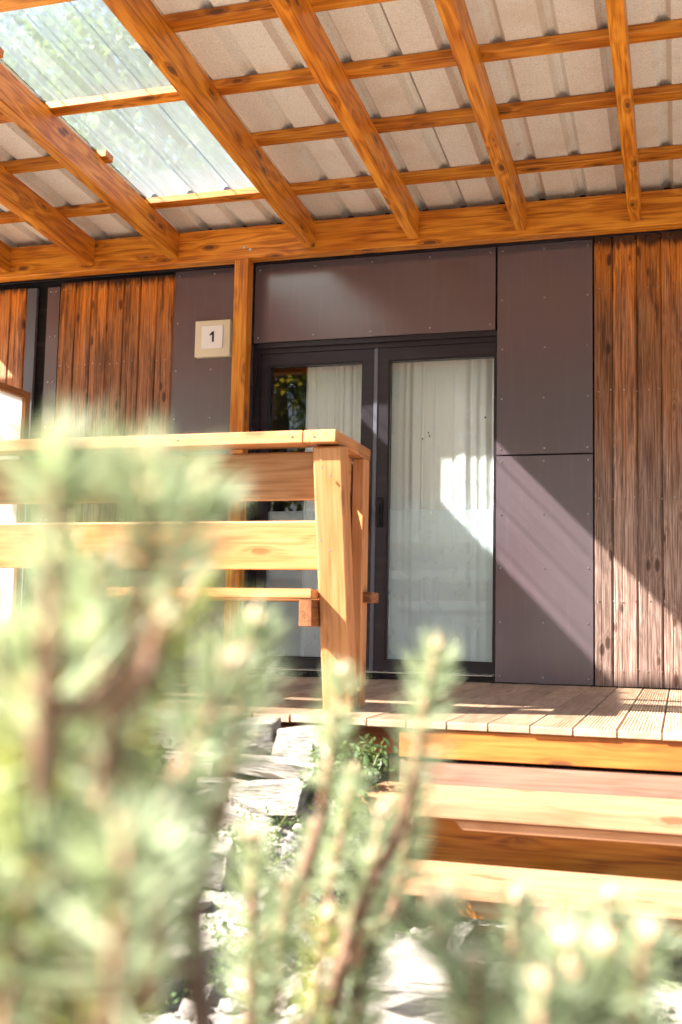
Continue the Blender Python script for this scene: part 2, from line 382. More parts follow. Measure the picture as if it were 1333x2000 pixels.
# ------------------------------------------------------------------ house
house = empty('timber_clad_house', (0, 0, 0), 'single storey house front with dark panels, weathered vertical boards and glazed double door', 'house')
def part_poly(name, x0, x1, y0, y1, z0, z1, mat, par=house, axis=None, bev=0.002): return bx(name, x0, x1, y0, y1, z0, z1, mat, par, axis, bev)
# carcass behind the facade, left and right of the door
part_poly('wall', -6.6, -2.745, 0.03, 0.22, -0.3, 3.25, M['black'], bev=0)
part_poly('wall', -1.05, 3.2, 0.03, 0.22, -0.3, 3.25, M['black'], bev=0)
part_poly('wall', -2.744, -1.051, 0.032, 0.215, 2.23, 3.25, M['black'], bev=0)
part_poly('roof', -6.7, 3.3, -0.04, 5.2, 3.252, 3.45, M['black'], bev=0)
part_poly('fascia', -6.6, 3.2, -0.03, 0.028, 2.79, 3.25, M['black'])
part_poly('flashing', -6.6, 3.2, -0.012, 0.026, 2.745, 2.787, M['frame'], bev=0.001)

def screws(x0, x1, z0, z1, par, mat, cols=3, first=0.035, step=0.325, y=-0.001):
    bm = bmesh.new()
    nx = cols; zz = [z0 + first]; n = max(1, round((z1 - z0 - 2 * first) / step)); zz = [z0 + first + (z1 - z0 - 2 * first) * i / n for i in range(n + 1)]
    for i in range(nx):
        x = x0 + 0.028 + (x1 - x0 - 0.056) * i / (nx - 1)
        for z in zz:
            m = Matrix.Translation((x + random.uniform(-.003, .003), y, z)) @ Matrix.Rotation(R(90), 4, 'X')
            bmesh.ops.create_cone(bm, cap_ends=True, segments=8, radius1=0.0065, radius2=0.003, depth=0.005, matrix=m)
    o = raw('screw_heads', bm, mat, par); o['kind'] = 'stuff'; return o
random.seed(3)
def panel(x0, x1, z0, z1, cols=3):
    p = bx('facade_panel', x0, x1, 0.0, 0.012, z0, z1, M['panel'], house, axis=2, bev=0.0012)
    bm = bmesh.new()
    n = max(1, round((z1 - z0 - 0.07) / 0.33))
    for i in range(cols):
        for j in range(n + 1):
            x = x0 + 0.03 + (x1 - x0 - 0.06) * i / (cols - 1); z = z0 + 0.035 + (z1 - z0 - 0.07) * j / n
            if cols > 3 and 0 < j < n and 0 < i < cols - 1: continue
            m = Matrix.Translation((x + random.uniform(-.004, .004), -0.0015, z)) @ Matrix.Rotation(R(90), 4, 'X')
            bmesh.ops.create_cone(bm, cap_ends=True, segments=8, radius1=0.0068, radius2=0.004, depth=0.005, matrix=m)
    s = link('screw_heads', mesh_from_bm(bm, 'screw_heads', M['steel'])); s['kind'] = 'stuff'
    setpar(s, p, Matrix.Identity(4))
    return p
panel(-1.085, -0.497, 0.004, 1.397)
panel(-1.085, -0.497, 1.406, 2.742)
panel(-2.728, -1.098, 2.205, 2.742, 5)
panel(-3.322, -2.742, 0.004, 2.742)
panel(-4.322, -4.222, 0.004, 2.700, 2)
bx('corner_trim', -4.482, -4.405, -0.01, 0.02, 0.004, 2.70, M['bluegrey'], house)

# cladding boards, local x = height above the deck
def clad(x, wd, z1, y=0.0):
    k = ('clad', round(wd, 3), round(z1, 3))
    if k not in _box:
        bm = bmesh.new()
        prof = [(-wd / 2, 0.0), (-wd / 2, 0.013), (-wd / 2 + 0.007, 0.020), (-wd * 0.16, 0.020), (-wd * 0.13, 0.0165), (-wd * 0.10, 0.020), (wd / 2 - 0.013, 0.020), (wd / 2 - 0.006, 0.013), (wd / 2 - 0.006, 0.006), (wd / 2, 0.006), (wd / 2, 0.0)]
        a = [bm.verts.new((0, px, py)) for px, py in prof]; b2 = [bm.verts.new((z1, px, py)) for px, py in prof]
        n = len(prof)
        for i in range(n): bm.faces.new((a[i], a[(i + 1) % n], b2[(i + 1) % n], b2[i]))
        bm.faces.new(a[::-1]); bm.faces.new(b2)
        bmesh.ops.recalc_face_normals(bm, faces=bm.faces[:])
        _box[k] = mesh_from_bm(bm, 'cladding', M['clad'])
    o = link('cladding_board', _box[k])
    # local x -> +z world, local y -> +x world, local z -> -y world
    setpar(o, house, Matrix(((0, 1, 0, x), (0, 0, -1, y + 0.012), (1, 0, 0, 0.004), (0, 0, 0, 1)))); return o
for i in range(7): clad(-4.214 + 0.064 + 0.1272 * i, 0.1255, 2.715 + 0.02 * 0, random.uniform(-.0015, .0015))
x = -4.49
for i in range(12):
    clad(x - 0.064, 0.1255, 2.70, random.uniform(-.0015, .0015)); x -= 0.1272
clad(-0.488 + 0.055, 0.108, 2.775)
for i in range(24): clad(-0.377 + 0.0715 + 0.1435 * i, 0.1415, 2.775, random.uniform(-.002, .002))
def clad_screws(x0, x1, zs, dx=0.0635):
    bm = bmesh.new(); xx = x0
    while xx < x1:
        for z in zs:
            m = Matrix.Translation((xx + random.uniform(-.01, .01), -0.0105, z + random.uniform(-.012, .012))) @ Matrix.Rotation(R(90), 4, 'X')
            bmesh.ops.create_cone(bm, cap_ends=True, segments=7, radius1=0.005, radius2=0.003, depth=0.004, matrix=m)
        xx += dx
    o = raw('screw_heads', bm, M['steel'], house); o['kind'] = 'stuff'
clad_screws(-4.19, -3.33, [2.66, 2.12, 1.5, 0.9, 0.3]); clad_screws(-0.46, 1.2, [2.72, 2.42, 1.78, 1.12, 0.5, 0.1], 0.072)

# ------------------------------------------------------------------ glazed double door
DX0, DX1 = -2.728, -1.052
door = house
def db(name, x0, x1, y0, y1, z0, z1, mat, par=None, **k): return bx(name, x0, x1, y0, y1, z0, z1, mat, par or door, **k)
ofr = bmesh.new()
def addbox(bm, x0, x1, y0, y1, z0, z1):
    m = Matrix.Translation(((x0 + x1) / 2, (y0 + y1) / 2, (z0 + z1) / 2)) @ Matrix.Diagonal((x1 - x0, y1 - y0, z1 - z0, 1))
    bmesh.ops.create_cube(bm, size=1.0, matrix=m)
addbox(ofr, -2.742, -2.725, -0.002, 0.03, 0.0, 2.2)        # reveal lining left
addbox(ofr, -2.742, -2.712, 0.0305, 0.20, 0.0, 2.2)
addbox(ofr, -1.094, -1.052, 0.02, 0.20, 0.0, 2.2)
addbox(ofr, -2.7115, -1.0945, 0.018, 0.20, 2.172, 2.204)
addbox(ofr, -2.7115, -1.0945, 0.045, 0.20, 2.14, 2.1715)
addbox(ofr, -2.7115, -1.0945, 0.03, 0.20, 0.004, 0.034)    # sill
addbox(ofr, -2.712, -2.69, 0.05, 0.20, 0.034, 2.14)
raw('door_frame', ofr, M['frame'], door)
db('threshold', -2.70, -1.10, -0.012, 0.05, 0.036, 0.044, M['alu'])
def leafdoor(x0, x1, gx0, gx1):
    s = bmesh.new(); y0, y1 = 0.055, 0.125
    addbox(s, x0, gx0, y0, y1, 0.048, 2.138); addbox(s, gx1, x1, y0, y1, 0.048, 2.138)
    addbox(s, gx0, gx1, y0, y1, 0.048, 0.113); addbox(s, gx0, gx1, y0, y1, 2.058, 2.138)
    # glazing bead, set back a little
    bd = 0.010
    for a in ((gx0, gx0 + bd, .113, 2.058), (gx1 - bd, gx1, .113, 2.058)): addbox(s, a[0], a[1], y0 + 0.008, y1 - 0.01, a[2], a[3])
    addbox(s, gx0 + bd, gx1 - bd, y0 + 0.008, y1 - 0.01, .113, .123); addbox(s, gx0 + bd, gx1 - bd, y0 + 0.008, y1 - 0.01, 2.048, 2.058)
    o = raw('door_leaf', s, M['frame'], door)
    gb = bmesh.new(); vs = [gb.verts.new(v) for v in ((gx0 + .004, 0.085, .118), (gx1 - .004, 0.085, .118), (gx1 - .004, 0.085, 2.053), (gx0 + .004, 0.085, 2.053))]; gb.faces.new(vs)
    bmesh.ops.solidify(gb, geom=gb.faces[:], thickness=0.004)
    gb.free(); gb = bmesh.new(); addbox(gb, gx0 + .004, gx1 - .004, 0.083, 0.087, .118, 2.053)
    gl = raw('glass_pane', gb, M['glass'], o)
    gb = bmesh.new(); addbox(gb, gx0 + .011, gx1 - .011, 0.0885, 0.0895, .124, 1.075)
    raw('frosted_film', gb, M['film'], o)
    return o
dl = leafdoor(-2.688, -1.898, -2.690 + 0.055, -1.975)
dr = leafdoor(-1.872, -1.096, -1.800, -1.100 - 0.004)
db('astragal', -1.8975, -1.8725, 0.048, 0.125, 0.048, 2.138, M['bluegrey'])
# pull handle on the right leaf
hb = bmesh.new()
addbox(hb, -1.862, -1.826, 0.043, 0.0545, 0.965, 1.155)
tube_bm(hb, [(-1.832, 0.043, 1.135), (-1.832, 0.012, 1.135), (-1.832, 0.006, 1.12), (-1.832, 0.006, 1.0), (-1.832, 0.012, 0.985), (-1.832, 0.043, 0.985)], [0.007] * 6, 8)
h = raw('door_handle', hb, M['black'], dr)
hb = bmesh.new(); addbox(hb, -1.945, -1.915, 0.045, 0.0545, 0.93, 1.16)
raw('lock_plate', hb, M['black'], dl)
hb = bmesh.new()
for z in (0.95,):
    bmesh.ops.create_cone(hb, cap_ends=True, segments=10, radius1=0.008, radius2=0.008, depth=0.008, matrix=Matrix.Translation((-1.93, 0.042, z)) @ Matrix.Rotation(R(90), 4, 'X'))
raw('key_cylinder', hb, M['alu'], dl)
hb = bmesh.new(); tube_bm(hb, [(-1.93, 0.045, 1.062), (-1.93, 0.012, 1.062), (-1.93, 0.006, 1.062), (-1.93, -0.012, 1.06), (-1.93, -0.018, 1.06)], [0.010, 0.010, 0.019, 0.019, 0.010], 12)
raw('door_knob', hb, M['alu'], dl)
# specks on the pane
hb = bmesh.new()
for (px_, pz_) in ((-1.537, 1.573), (-1.53, 1.552), (-1.575, 1.535), (-1.17, 1.66)):
    bmesh.ops.create_icosphere(hb, subdivisions=1, radius=0.006, matrix=Matrix.Translation((px_, 0.08, pz_)) @ Matrix.Diagonal((1, .3, 1.2, 1)))
o = raw('dirt_specks', hb, M['ink'], dr); o['kind'] = 'stuff'

# room behind
rm = bmesh.new()
addbox(rm, -4.2, 0.4, 3.0, 3.1, -0.05, 2.6); addbox(rm, -4.3, -4.2, 0.225, 3.1, -0.05, 2.6); addbox(rm, 0.4, 0.5, 0.225, 3.1, -0.05, 2.6); addbox(rm, -4.3, 0.5, 0.225, 3.1, 2.6, 2.7)
raw('room_wall', rm, M['room'], house)
rm = bmesh.new(); addbox(rm, -4.3, 0.5, 0.2, 3.1, -0.1, -0.052 + 0.05); raw('room_floor', rm, M['roomfloor'], house)

# curtains
def curtain(name, x0, x1, label, seed, y=0.25, open_amp=0.016, folds=9):
    random.seed(seed)
    ph = [random.uniform(0, 6.28) for _ in range(4)]
    nx, nz = 220, 16; bm = bmesh.new(); rows = []
    for j in range(nz + 1):
        z = 0.03 + (2.16 - 0.03) * j / nz; row = []
        for i in range(nx + 1):
            u = i / nx; s = u + 0.02 * math.sin(u * 9 + ph[0]) + 0.006 * math.sin(z * 2.1 + ph[1])
            a = 2 * math.pi * folds * s
            amp = open_amp * (0.75 + 0.35 * math.sin(u * 13 + ph[2])) * (1 - 0.25 * (z / 2.2))
            yy = y + 0.55 * amp * math.sin(a) + 0.5 * amp * math.sin(1.63 * a + ph[3] + z * 0.25) + 0.45 * amp * math.sin(0.41 * a + ph[1]) + 0.2 * amp * math.sin(3.1 * a + ph[0])
            xx = x0 + (x1 - x0) * u + 0.010 * math.cos(a)
            row.append(bm.verts.new((xx, yy, z)))
        rows.append(row)
    for j in range(nz):
        for i in range(nx): bm.faces.new((rows[j][i], rows[j][i + 1], rows[j + 1][i + 1], rows[j + 1][i]))
    o = raw(name, bm, M['curtain'], smooth=True)
    return tag(o, label, 'curtain')
curtain('curtain', -1.86, -0.98, 'wide white pleated curtain filling the right-hand door pane', 5, folds=8)
curtain('curtain', -2.44, -1.90, 'narrow white pleated curtain half drawn behind the left-hand door pane', 9, folds=8)
rb = bmesh.new(); tube_bm(rb, [(-2.9, 0.25, 2.175), (-0.9, 0.25, 2.175)], [0.012, 0.012], 8)
raw('curtain_rail', rb, M['alu'], house)

# ------------------------------------------------------------------ number sign
sg = empty('house_number_sign', (-3.0, -0.02, 2.245), 'square cream board with a white plate reading 1, left of the wooden post', 'sign')
bx('sign_board', -3.138, -2.882, -0.045, -0.003, 2.118, 2.368, M['cream'], sg, bev=0.003)
pl = bx('number_plate', -3.087, -2.932, -0.054, -0.0455, 2.172, 2.33, M['white'], sg, bev=0.002)
db_ = bmesh.new()
pts = [(0.006, -0.036), (0.006, 0.016), (-0.012, 0.007), (-0.012, 0.017), (0.008, 0.036), (0.018, 0.036), (0.018, -0.036)]
ox, oz = -3.013, 2.252; vs = [db_.verts.new((ox + a, -0.0545, oz + c)) for a, c in pts]
f = db_.faces.new(vs); e = bmesh.ops.extrude_face_region(db_, geom=[f])
for v in [q for q in e['geom'] if isinstance(q, bmesh.types.BMVert)]: v.co.y -= 0.003
bmesh.ops.recalc_face_normals(db_, faces=db_.faces[:])
raw('number', db_, M['ink'], pl)

# ------------------------------------------------------------------ canopy
SL = -0.066
YB = -0.2                              # front face of the wall beam
def zt(y): return 2.945 + SL * (y - YB)    # top of rafters at y
YF = -3.66
can = empty('patio_canopy', (-2.75, -0.15, 0), 'orange stained timber canopy with felt-backed corrugated roof over the deck', 'canopy')
board('wall_beam', (-6.4, -0.15, 2.835), (3.0, -0.15, 2.835), 0.10, 0.215, M['canopy'], can, bev=0.005)
board('post', (-2.7525, -0.15, 0.002), (-2.7525, -0.15, 2.726), 0.095, 0.098, M['canopy'], can, up=(0, 1, 0), bev=0.004)
rx = [-0.234, -0.915, -1.585, -2.275, -3.241, -3.878, -4.54, -5.2, -5.86, 0.45, 1.13, 1.8]
for X in rx:
    y0 = YB - 0.001; a = Vector((X, YF + 0.03, zt(YF + 0.03) - 0.0925)); b_ = Vector((X, y0, zt(y0) - 0.0925))
    board('rafter', a, b_, 0.07, 0.185, M['canopy'], can, bev=0.004)
BH = 0.042
for Y, cut in ((-0.605, 0), (-1.245, 1), (-1.80, 0), (-2.37, 1), (-2.95, 0), (-3.55, 0)):
    for xa, xb in (((-6.3, -3.17), (-2.30, 2.3)) if cut else ((-6.3, 2.3),)):      # two battens stop short of the clear sheet
        board('batten', (xa, Y, zt(Y) + BH / 2 + .001), (xb, Y, zt(Y) + BH / 2 + .001), 0.088, BH, M['canopy'], can, up=(0, -SL, 1), bev=0.003)
yb = -3.2
board('front_beam', (-6.3, yb, zt(yb) - 0.185 - 0.09), (2.3, yb, zt(yb) - 0.185 - 0.09), 0.09, 0.17, M['canopy'], can, bev=0.005)
for X in (-6.1, 2.2):
    board('post', (X, yb, gz(X, yb) + 0.0), (X, yb, zt(yb) - 0.185 - 0.177), 0.1, 0.1, M['canopy'], can, up=(0, 1, 0))
gt = bmesh.new(); addbox(gt, -6.5, 2.5, YF - 0.1, YF - 0.01, zt(YF) + 0.0, zt(YF) + 0.09)
raw('gutter', gt, M['frame'], can)
bb = bmesh.new()
for (px_, pz_) in ((-2.732, 2.802), (-2.690, 2.783)):
    bmesh.ops.create_cone(bb, cap_ends=True, segments=12, radius1=0.012, radius2=0.008, depth=0.008, matrix=Matrix.Translation((px_, -0.203, pz_)) @ Matrix.Rotation(R(90), 4, 'X'))
raw('bolt_heads', bb, M['steel'], can)
def sheet(x0, width, ya, yb2, mat, name, minor=False, lift=0.0, label=None, ext=0.0):
    """trapezoid-ribbed roof sheet, ribs running down the slope; thickness 1.2 mm"""
    prof = []
    rib, top, hgt = 0.078, 0.030, 0.036
    x = x0; nrib = int(round(width / 0.25))
    for k in range(nrib):
        cx = x0 + 0.25 * k
        prof += [(cx - rib / 2, 0), (cx - top / 2, hgt), (cx + top / 2, hgt), (cx + rib / 2, 0)]
        if minor:
            for m_ in (0.092, 0.158): prof += [(cx + m_ - .014, 0), (cx + m_ - .005, 0.007), (cx + m_ + .005, 0.007), (cx + m_ + .014, 0)]
    cx = x0 + 0.25 * nrib; prof += [(cx - rib / 2, 0), (cx - top / 2, hgt), (cx + top / 2, hgt), (cx + rib / 2 - 0.004 + ext, 0.0)]
    bm = bmesh.new(); n = 8; rows = []
    for j in range(n + 1):
        y = ya + (yb2 - ya) * j / n; row = []
        for (px_, pz_) in prof: row.append(bm.verts.new((px_, y, zt(y) + BH + 0.003 + lift + pz_)))
        rows.append(row)
    for j in range(n):
        for i in range(len(prof) - 1): bm.faces.new((rows[j][i], rows[j][i + 1], rows[j + 1][i + 1], rows[j + 1][i]))
    o = raw(name, bm, mat, can)
    if label: o['label'] = label
    return o
seam = -1.302
for k in (2, 1, 0, -1): sheet(seam + k * 1.0, 1.0, YF, -0.03, M['felt'], 'roof_sheet', lift=0.0 if k % 2 else 0.0025)
sheet(seam - 2.0, 1.0, -0.62, -0.03, M['felt'], 'roof_sheet', lift=0.0025)
sheet(-3.196, 1.0, -0.60, YF, M['clear'], 'clear_sheet', minor=True, lift=0.005, label='added unseen clear ribbed sheet letting sun onto the white screen')
sheet(seam - 4.97, 1.0, -0.60, YF, M['clear'], 'clear_sheet', minor=True, lift=0.005, label='added unseen clear ribbed sheet letting sun onto the white screen')  # extra sheet out of view, added so sun reaches the privacy screen
for k in (3, 4): sheet(seam - k * 1.0, 1.0, YF, -0.03, M['felt'], 'roof_sheet', lift=0.0025 if k % 2 == 0 else 0, ext=0.03 if k == 3 else 0)

# ------------------------------------------------------------------ deck
deck = empty('terrace_deck', (-2.5, -1.45, -0.03), 'raised deck of ribbed boards running out from the house door', 'deck')
YD = -2.878
def deck_board_mesh(wd, th, L):
    n = 11; prof = [(-wd / 2, -th), (-wd / 2, -0.005), (-wd / 2 + 0.004, 0.0)]
    x = -wd / 2 + 0.007; st = (wd - 0.014) / n
    for i in range(n):
        a = x + i * st
        prof += [(a + st * 0.22, 0.0), (a + st * 0.38, -0.0032), (a + st * 0.62, -0.0032), (a + st * 0.78, 0.0)]
    prof += [(wd / 2 - 0.004, 0.0), (wd / 2, -0.005), (wd / 2, -th)]
    bm = bmesh.new()
    a = [bm.verts.new((0, px, pz)) for px, pz in prof]; b2 = [bm.verts.new((L - 0.004, px, pz)) for px, pz in prof]
    c2 = [bm.verts.new((L, px * 0.985, min(pz, -0.004) if pz > -th else pz + 0.003)) for px, pz in prof]
    m = len(prof)
    for i in range(m):
        bm.faces.new((a[i], a[(i + 1) % m], b2[(i + 1) % m], b2[i])); bm.faces.new((b2[i], b2[(i + 1) % m], c2[(i + 1) % m], c2[i]))
    bm.faces.new(a[::-1]); bm.faces.new(c2)
    bmesh.ops.recalc_face_normals(bm, faces=bm.faces[:])
    return mesh_from_bm(bm, 'deck_board', M['deck'])
dm = deck_board_mesh(0.1435, 0.028, 2.86)
random.seed(11)
for i in range(50):
    X = 0.088 + 0.0735 + 0.1487 * (10 - i)
    o = link('deck_board', dm)
    dy = random.uniform(-0.005, 0.004); dz = random.uniform(-.0012, .0012)
    setpar(o, deck, Matrix(((0, 1, 0, X - 0.1487), (-1, 0, 0, -0.018 + dy), (0, 0, 1, dz), (0, 0, 0, 1))))
def long(name, x0, x1, y0, y1, z0, z1, mat, par, **k): return bx(name, x0, x1, y0, y1, z0, z1, mat, par, 0, **k)
# joists under the boards, fascias on the step side
for yy in (-0.35, -1.0, -1.65, -2.3): long('joist', -5.8, 1.6, yy - .03, yy + .03, -0.15, -0.031, M['riser'], deck)
long('fascia_board', -0.98, 1.6, -2.868, -2.828, -0.132, -0.0305, M['fascia'], deck)
long('lower_fascia_board', -0.98, 1.6, -2.858, -2.82, -0.30, -0.145, M['riser'], deck)
long('joist', -5.8, -0.99, -2.80, -2.74, -0.13, -0.031, M['bench_dark'], deck)
for X in (-5.6, -4.4, -3.2, -2.0, -1.0, 0.4, 1.5): bx('deck_post', X - .05, X + .05, -2.74, -2.64, -0.75, -0.15, M['riser'], deck, 2)
bmk = bmesh.new(); addbox(bmk, -5.8, 1.6, -0.0175, 0.0, -0.6, -0.0305); raw('edge_board', bmk, M['black'], deck)
# rubber door mats at the sill
def mat_thing(x0, x1, lab):
    bm = bmesh.new()
    n = int((x1 - x0) / 0.016)
    for i in range(n): addbox(bm, x0 + i * 0.016, x0 + i * 0.016 + 0.010, -0.10, -0.03, 0.003, 0.02 + 0.004 * (i % 2))
    addbox(bm, x0, x1, -0.1, -0.03, 0.0025, 0.008)
    o = raw('boot_scraper', bm, M['rubber']); tag(o, lab, 'mat')
mat_thing(-1.93, -1.80, 'small black bristle mat on the deck below the door handle')
mat_thing(-2.5, -2.20, 'longer black bristle mat on the deck below the left door pane')

# ------------------------------------------------------------------ steps
st = empty('wooden_steps', (0.2, -3.3, -0.66), 'two pale timber steps with mitred left ends leading up to the deck', 'steps')
def tread(x0, x1, y0, y1, z0, z1, cut, mat, name, par, cuty=0.0):
    bm = bmesh.new()
    P = [(x0, y0, z1), (x1, y0, z1), (x1, y1, z1), (x0 + cuty, y1, z1), (x0 + cut, y0, z0), (x1, y0, z0), (x1, y1, z0), (x0 + cut + cuty, y1, z0)]
    v = [bm.verts.new((p[0] - x0, p[1], p[2])) for p in P]
    for f in ((0, 1, 2, 3), (4, 7, 6, 5), (0, 4, 5, 1), (1, 5, 6, 2), (2, 6, 7, 3), (3, 7, 4, 0)): bm.faces.new([v[i] for i in f])
    bmesh.ops.recalc_face_normals(bm, faces=bm.faces[:]); bmesh.ops.bevel(bm, geom=bm.edges[:], offset=0.004, segments=2, affect='EDGES')
    o = link(name, mesh_from_bm(bm, name, mat)); setpar(o, par, Matrix.Translation((x0, 0, 0))); return o
tread(-1.035, 1.7, -3.27, -2.90, -0.273, -0.218, 0.055, M['step'], 'tread', st)
tread(-0.705, 1.7, -3.25, -3.16, -0.309, -0.2745, 0.03, M['step'], 'tread_bearer', st)
tread(-0.88, 1.7, -3.02, -2.97, -0.640, -0.2745, 0.0, M['canopy'], 'riser_board', st)
tread(-0.87, 1.7, -3.535, -3.20, -0.458, -0.420, 0.04, M['step'], 'tread', st)
tread(-0.60, 1.7, -3.50, -3.42, -0.495, -0.4595, 0.0, M['step'], 'tread_bearer', st)
for X in (-0.45, 0.5, 1.4): bx('stringer', X - .03, X + .03, -3.41, -3.03, -0.68, -0.4595, M['canopy'], st, 1)

# ------------------------------------------------------------------ bench with railing back
be = empty('railing_bench', (-1.6, -2.55, 0), 'honey coloured timber bench with leaning slatted back and cap rail at the deck edge', 'bench')
W_ = M['bench']
ZC0, ZC1 = 1.028, 1.078
long('cap_rail', -4.1, -1.375, -2.875, -2.755, ZC0, ZC1, W_, be, bev=0.004)
bx('cap_rail_end', -1.3735, -1.243, -2.875, -2.545, ZC0, ZC1, W_, be, 1, bev=0.004)
bx('cap_rail_end', -1.3735, -1.243, -2.5435, -2.375, ZC0 - 0.001, ZC1 - 0.001, W_, be, 1, bev=0.004)
def lean(zz): return 0.20 * (1.027 - zz)       # the back leans towards the garden at the top
def leg(xc, name='leg', z0=0.003):
    return board(name, (xc, -2.797 + lean(z0), z0), (xc, -2.797, 1.026), 0.115, 0.10, W_, be, up=(0, 1, 0), bev=0.006)
for xc in (-1.288, -3.15): leg(xc)
for xc in (-1.268, -3.15):
    board('rear_leg', (xc, -2.43, 0.003), (xc, -2.43, 1.026), 0.05, 0.085, W_, be, up=(0, 1, 0), bev=0.004)
    if xc > -2: 
        bx('side_rail', -1.342, -1.296, -2.735, -2.475, 0.885, 1.0265, W_, be, 1, bev=0.004)
        board('brace', (-1.322, -2.52, 0.47), (-1.322, -2.40, 1.0), 0.04, 0.12, M['canopy'], be, up=(0, 1, 0), bev=0.004)
def slat(z0, z1, x0, x1, mat=W_):
    zc = (z0 + z1) / 2; y = -2.775 + lean(zc)
    board('back_slat', (x0, y, zc), (x1, y, zc), 0.040, z1 - z0, mat, be, up=(0, -0.2, 1), bev=0.004)
slat(0.822, 1.012, -4.0, -1.348); slat(0.553, 0.745, -4.0, -1.348)
# seat
tread(-2.12, -1.349, -2.805, -2.70, 0.436, 0.474, -0.0, W_, 'seat_slat', be, cuty=-0.12)
for k, y in enumerate((-2.675, -2.565, -2.455)):
    x1 = (-1.35, -1.35, -1.205)[k]
    ys = (0.105, 0.105, 0.115)[k]
    long('seat_slat', -2.30, x1, y, y + ys, 0.431, 0.474, W_ if k < 2 else M['bench_dark'], be, bev=0.005)
def bearer(x, mat, y0=-2.80, y1=-2.12):
    bm = bmesh.new(); z1, z0 = 0.4345, 0.330
    pr = [(y0, z0), (y0, z1), (y1, z1), (y1, z0 + 0.05), (y1 - 0.03, z0)]
    a = [bm.verts.new((x - 0.0265, y, z)) for y, z in pr]; b2 = [bm.verts.new((x + 0.0265, y, z)) for y, z in pr]; n = len(pr)
    for i in range(n): bm.faces.new((a[i], a[(i + 1) % n], b2[(i + 1) % n], b2[i]))
    bm.faces.new(a); bm.faces.new(b2[::-1]); bmesh.ops.recalc_face_normals(bm, faces=bm.faces[:])
    bmesh.ops.bevel(bm, geom=bm.edges[:], offset=0.003, segments=1, affect='EDGES')
    for v in bm.verts: v.co = Vector((v.co.y, v.co.x, v.co.z))
    for f in bm.faces: f.normal_flip()
    o = link('seat_bearer', mesh_from_bm(bm, 'seat_bearer', mat))
    setpar(o, be, Matrix(((0, 1, 0, 0), (1, 0, 0, 0), (0, 0, 1, -0.001), (0, 0, 0, 1)))); return o
bearer(-1.3745, M['bench_dark']); bearer(-2.15, M['bench_dark'])

bm = bmesh.new()
for (x_, y_, z_) in ((-1.305, -2.853, 0.935), (-1.27, -2.853, 0.905), (-1.31, -2.833, 0.66), (-1.27, -2.833, 0.62), (-1.42, -2.8755, 1.055), (-1.33, -2.8755, 1.052), (-1.9, -2.8755, 1.055)):
    bmesh.ops.create_cone(bm, cap_ends=True, segments=8, radius1=0.005, radius2=0.004, depth=0.004, matrix=Matrix.Translation((x_, y_ + (0.2 * 0 if z_ > 1 else 0), z_)) @ Matrix.Rotation(R(90), 4, 'X'))
o = raw('screw_heads', bm, M['screwdark'], be); o['kind'] = 'stuff'

# ------------------------------------------------------------------ white screen on the far left
ps = empty('privacy_screen', (-4.42, -0.9, 0), 'white sheet in a pale timber frame standing at right angles to the house', 'screen')
bx('top_rail', -4.45, -4.39, -2.3, -0.115, 1.875, 1.925, W_, ps, 1)
bx('screen_post', -4.45, -4.39, -0.11, -0.05, 0.003, 1.925, W_, ps, 2)
bx('screen_post', -4.45, -4.39, -2.36, -2.3005, 0.003, 1.925, W_, ps, 2)
bx('bottom_rail', -4.45, -4.39, -2.3, -0.111, 0.12, 0.17, W_, ps, 1)
bx('sheet', -4.423, -4.417, -2.3, -0.111, 0.1705, 1.8745, M['tarp'], ps, 1, bev=0)

# ------------------------------------------------------------------ stones
def stone_mesh(seed, flat=0.5, sub=2):
    rnd = random.Random(seed); bm = bmesh.new()
    for sx in (-1, 1):
        for sy in (-1, 1):
            for sz in (-1, 1):
                for _ in range(2): bm.verts.new((sx * 0.5 * rnd.uniform(.62, 1), sy * 0.5 * rnd.uniform(.62, 1), sz * 0.5 * rnd.uniform(.68, 1)))
    r = bmesh.ops.convex_hull(bm, input=bm.verts[:])
    bmesh.ops.delete(bm, geom=[v for v in bm.verts if not v.link_faces], context='VERTS')
    bmesh.ops.bevel(bm, geom=bm.edges[:], offset=0.018, segments=1, affect='EDGES')
    bmesh.ops.triangulate(bm, faces=bm.faces[:])
    bmesh.ops.subdivide_edges(bm, edges=bm.edges[:], cuts=sub, use_grid_fill=True, smooth=0.05)
    for v in bm.verts:
        n = noise.noise(v.co * 4.2 + Vector((seed, 0, 0))) * 0.05 + noise.noise(v.co * 11 + Vector((seed, 3, 0))) * 0.03
        v.co += v.co.normalized() * n
    # normalise to a unit box
    lo = [min(v.co[i] for v in bm.verts) for i in range(3)]; hi = [max(v.co[i] for v in bm.verts) for i in range(3)]
    for v in bm.verts: v.co = Vector([(v.co[i] - (lo[i] + hi[i]) / 2) / (hi[i] - lo[i]) for i in range(3)])
    return mesh_from_bm(bm, 'stone', M['stone'], smooth=False)
SM = [stone_mesh(i, sub=2) for i in range(9)]
def stone(name, c, size, rot=(0, 0, 0), k=0, parent=None):
    o = link(name, SM[k % len(SM)])
    mw = Matrix.Translation(c) @ (Matrix.Rotation(rot[2], 4, 'Z') @ Matrix.Rotation(rot[1], 4, 'Y') @ Matrix.Rotation(rot[0], 4, 'X')) @ Matrix.Diagonal((*size, 1))
    setpar(o, parent, mw); return o
wl = empty('dry_stone_wall', (-2.2, -3.05, -0.4), 'low dry stone wall of pale rough blocks under the deck edge beside the steps', 'wall')
random.seed(21)
def ws(x, y, z, sx, sy, sz, rz=0.0, ry=0.0, k=0): stone('stone', (x, y, z), (sx, sy, sz), (random.uniform(-.08, .08), ry, rz), k, wl)
ws(-1.80, -3.08, -0.055, 0.34, 0.26, 0.12, 0.1, 0.12, 0)
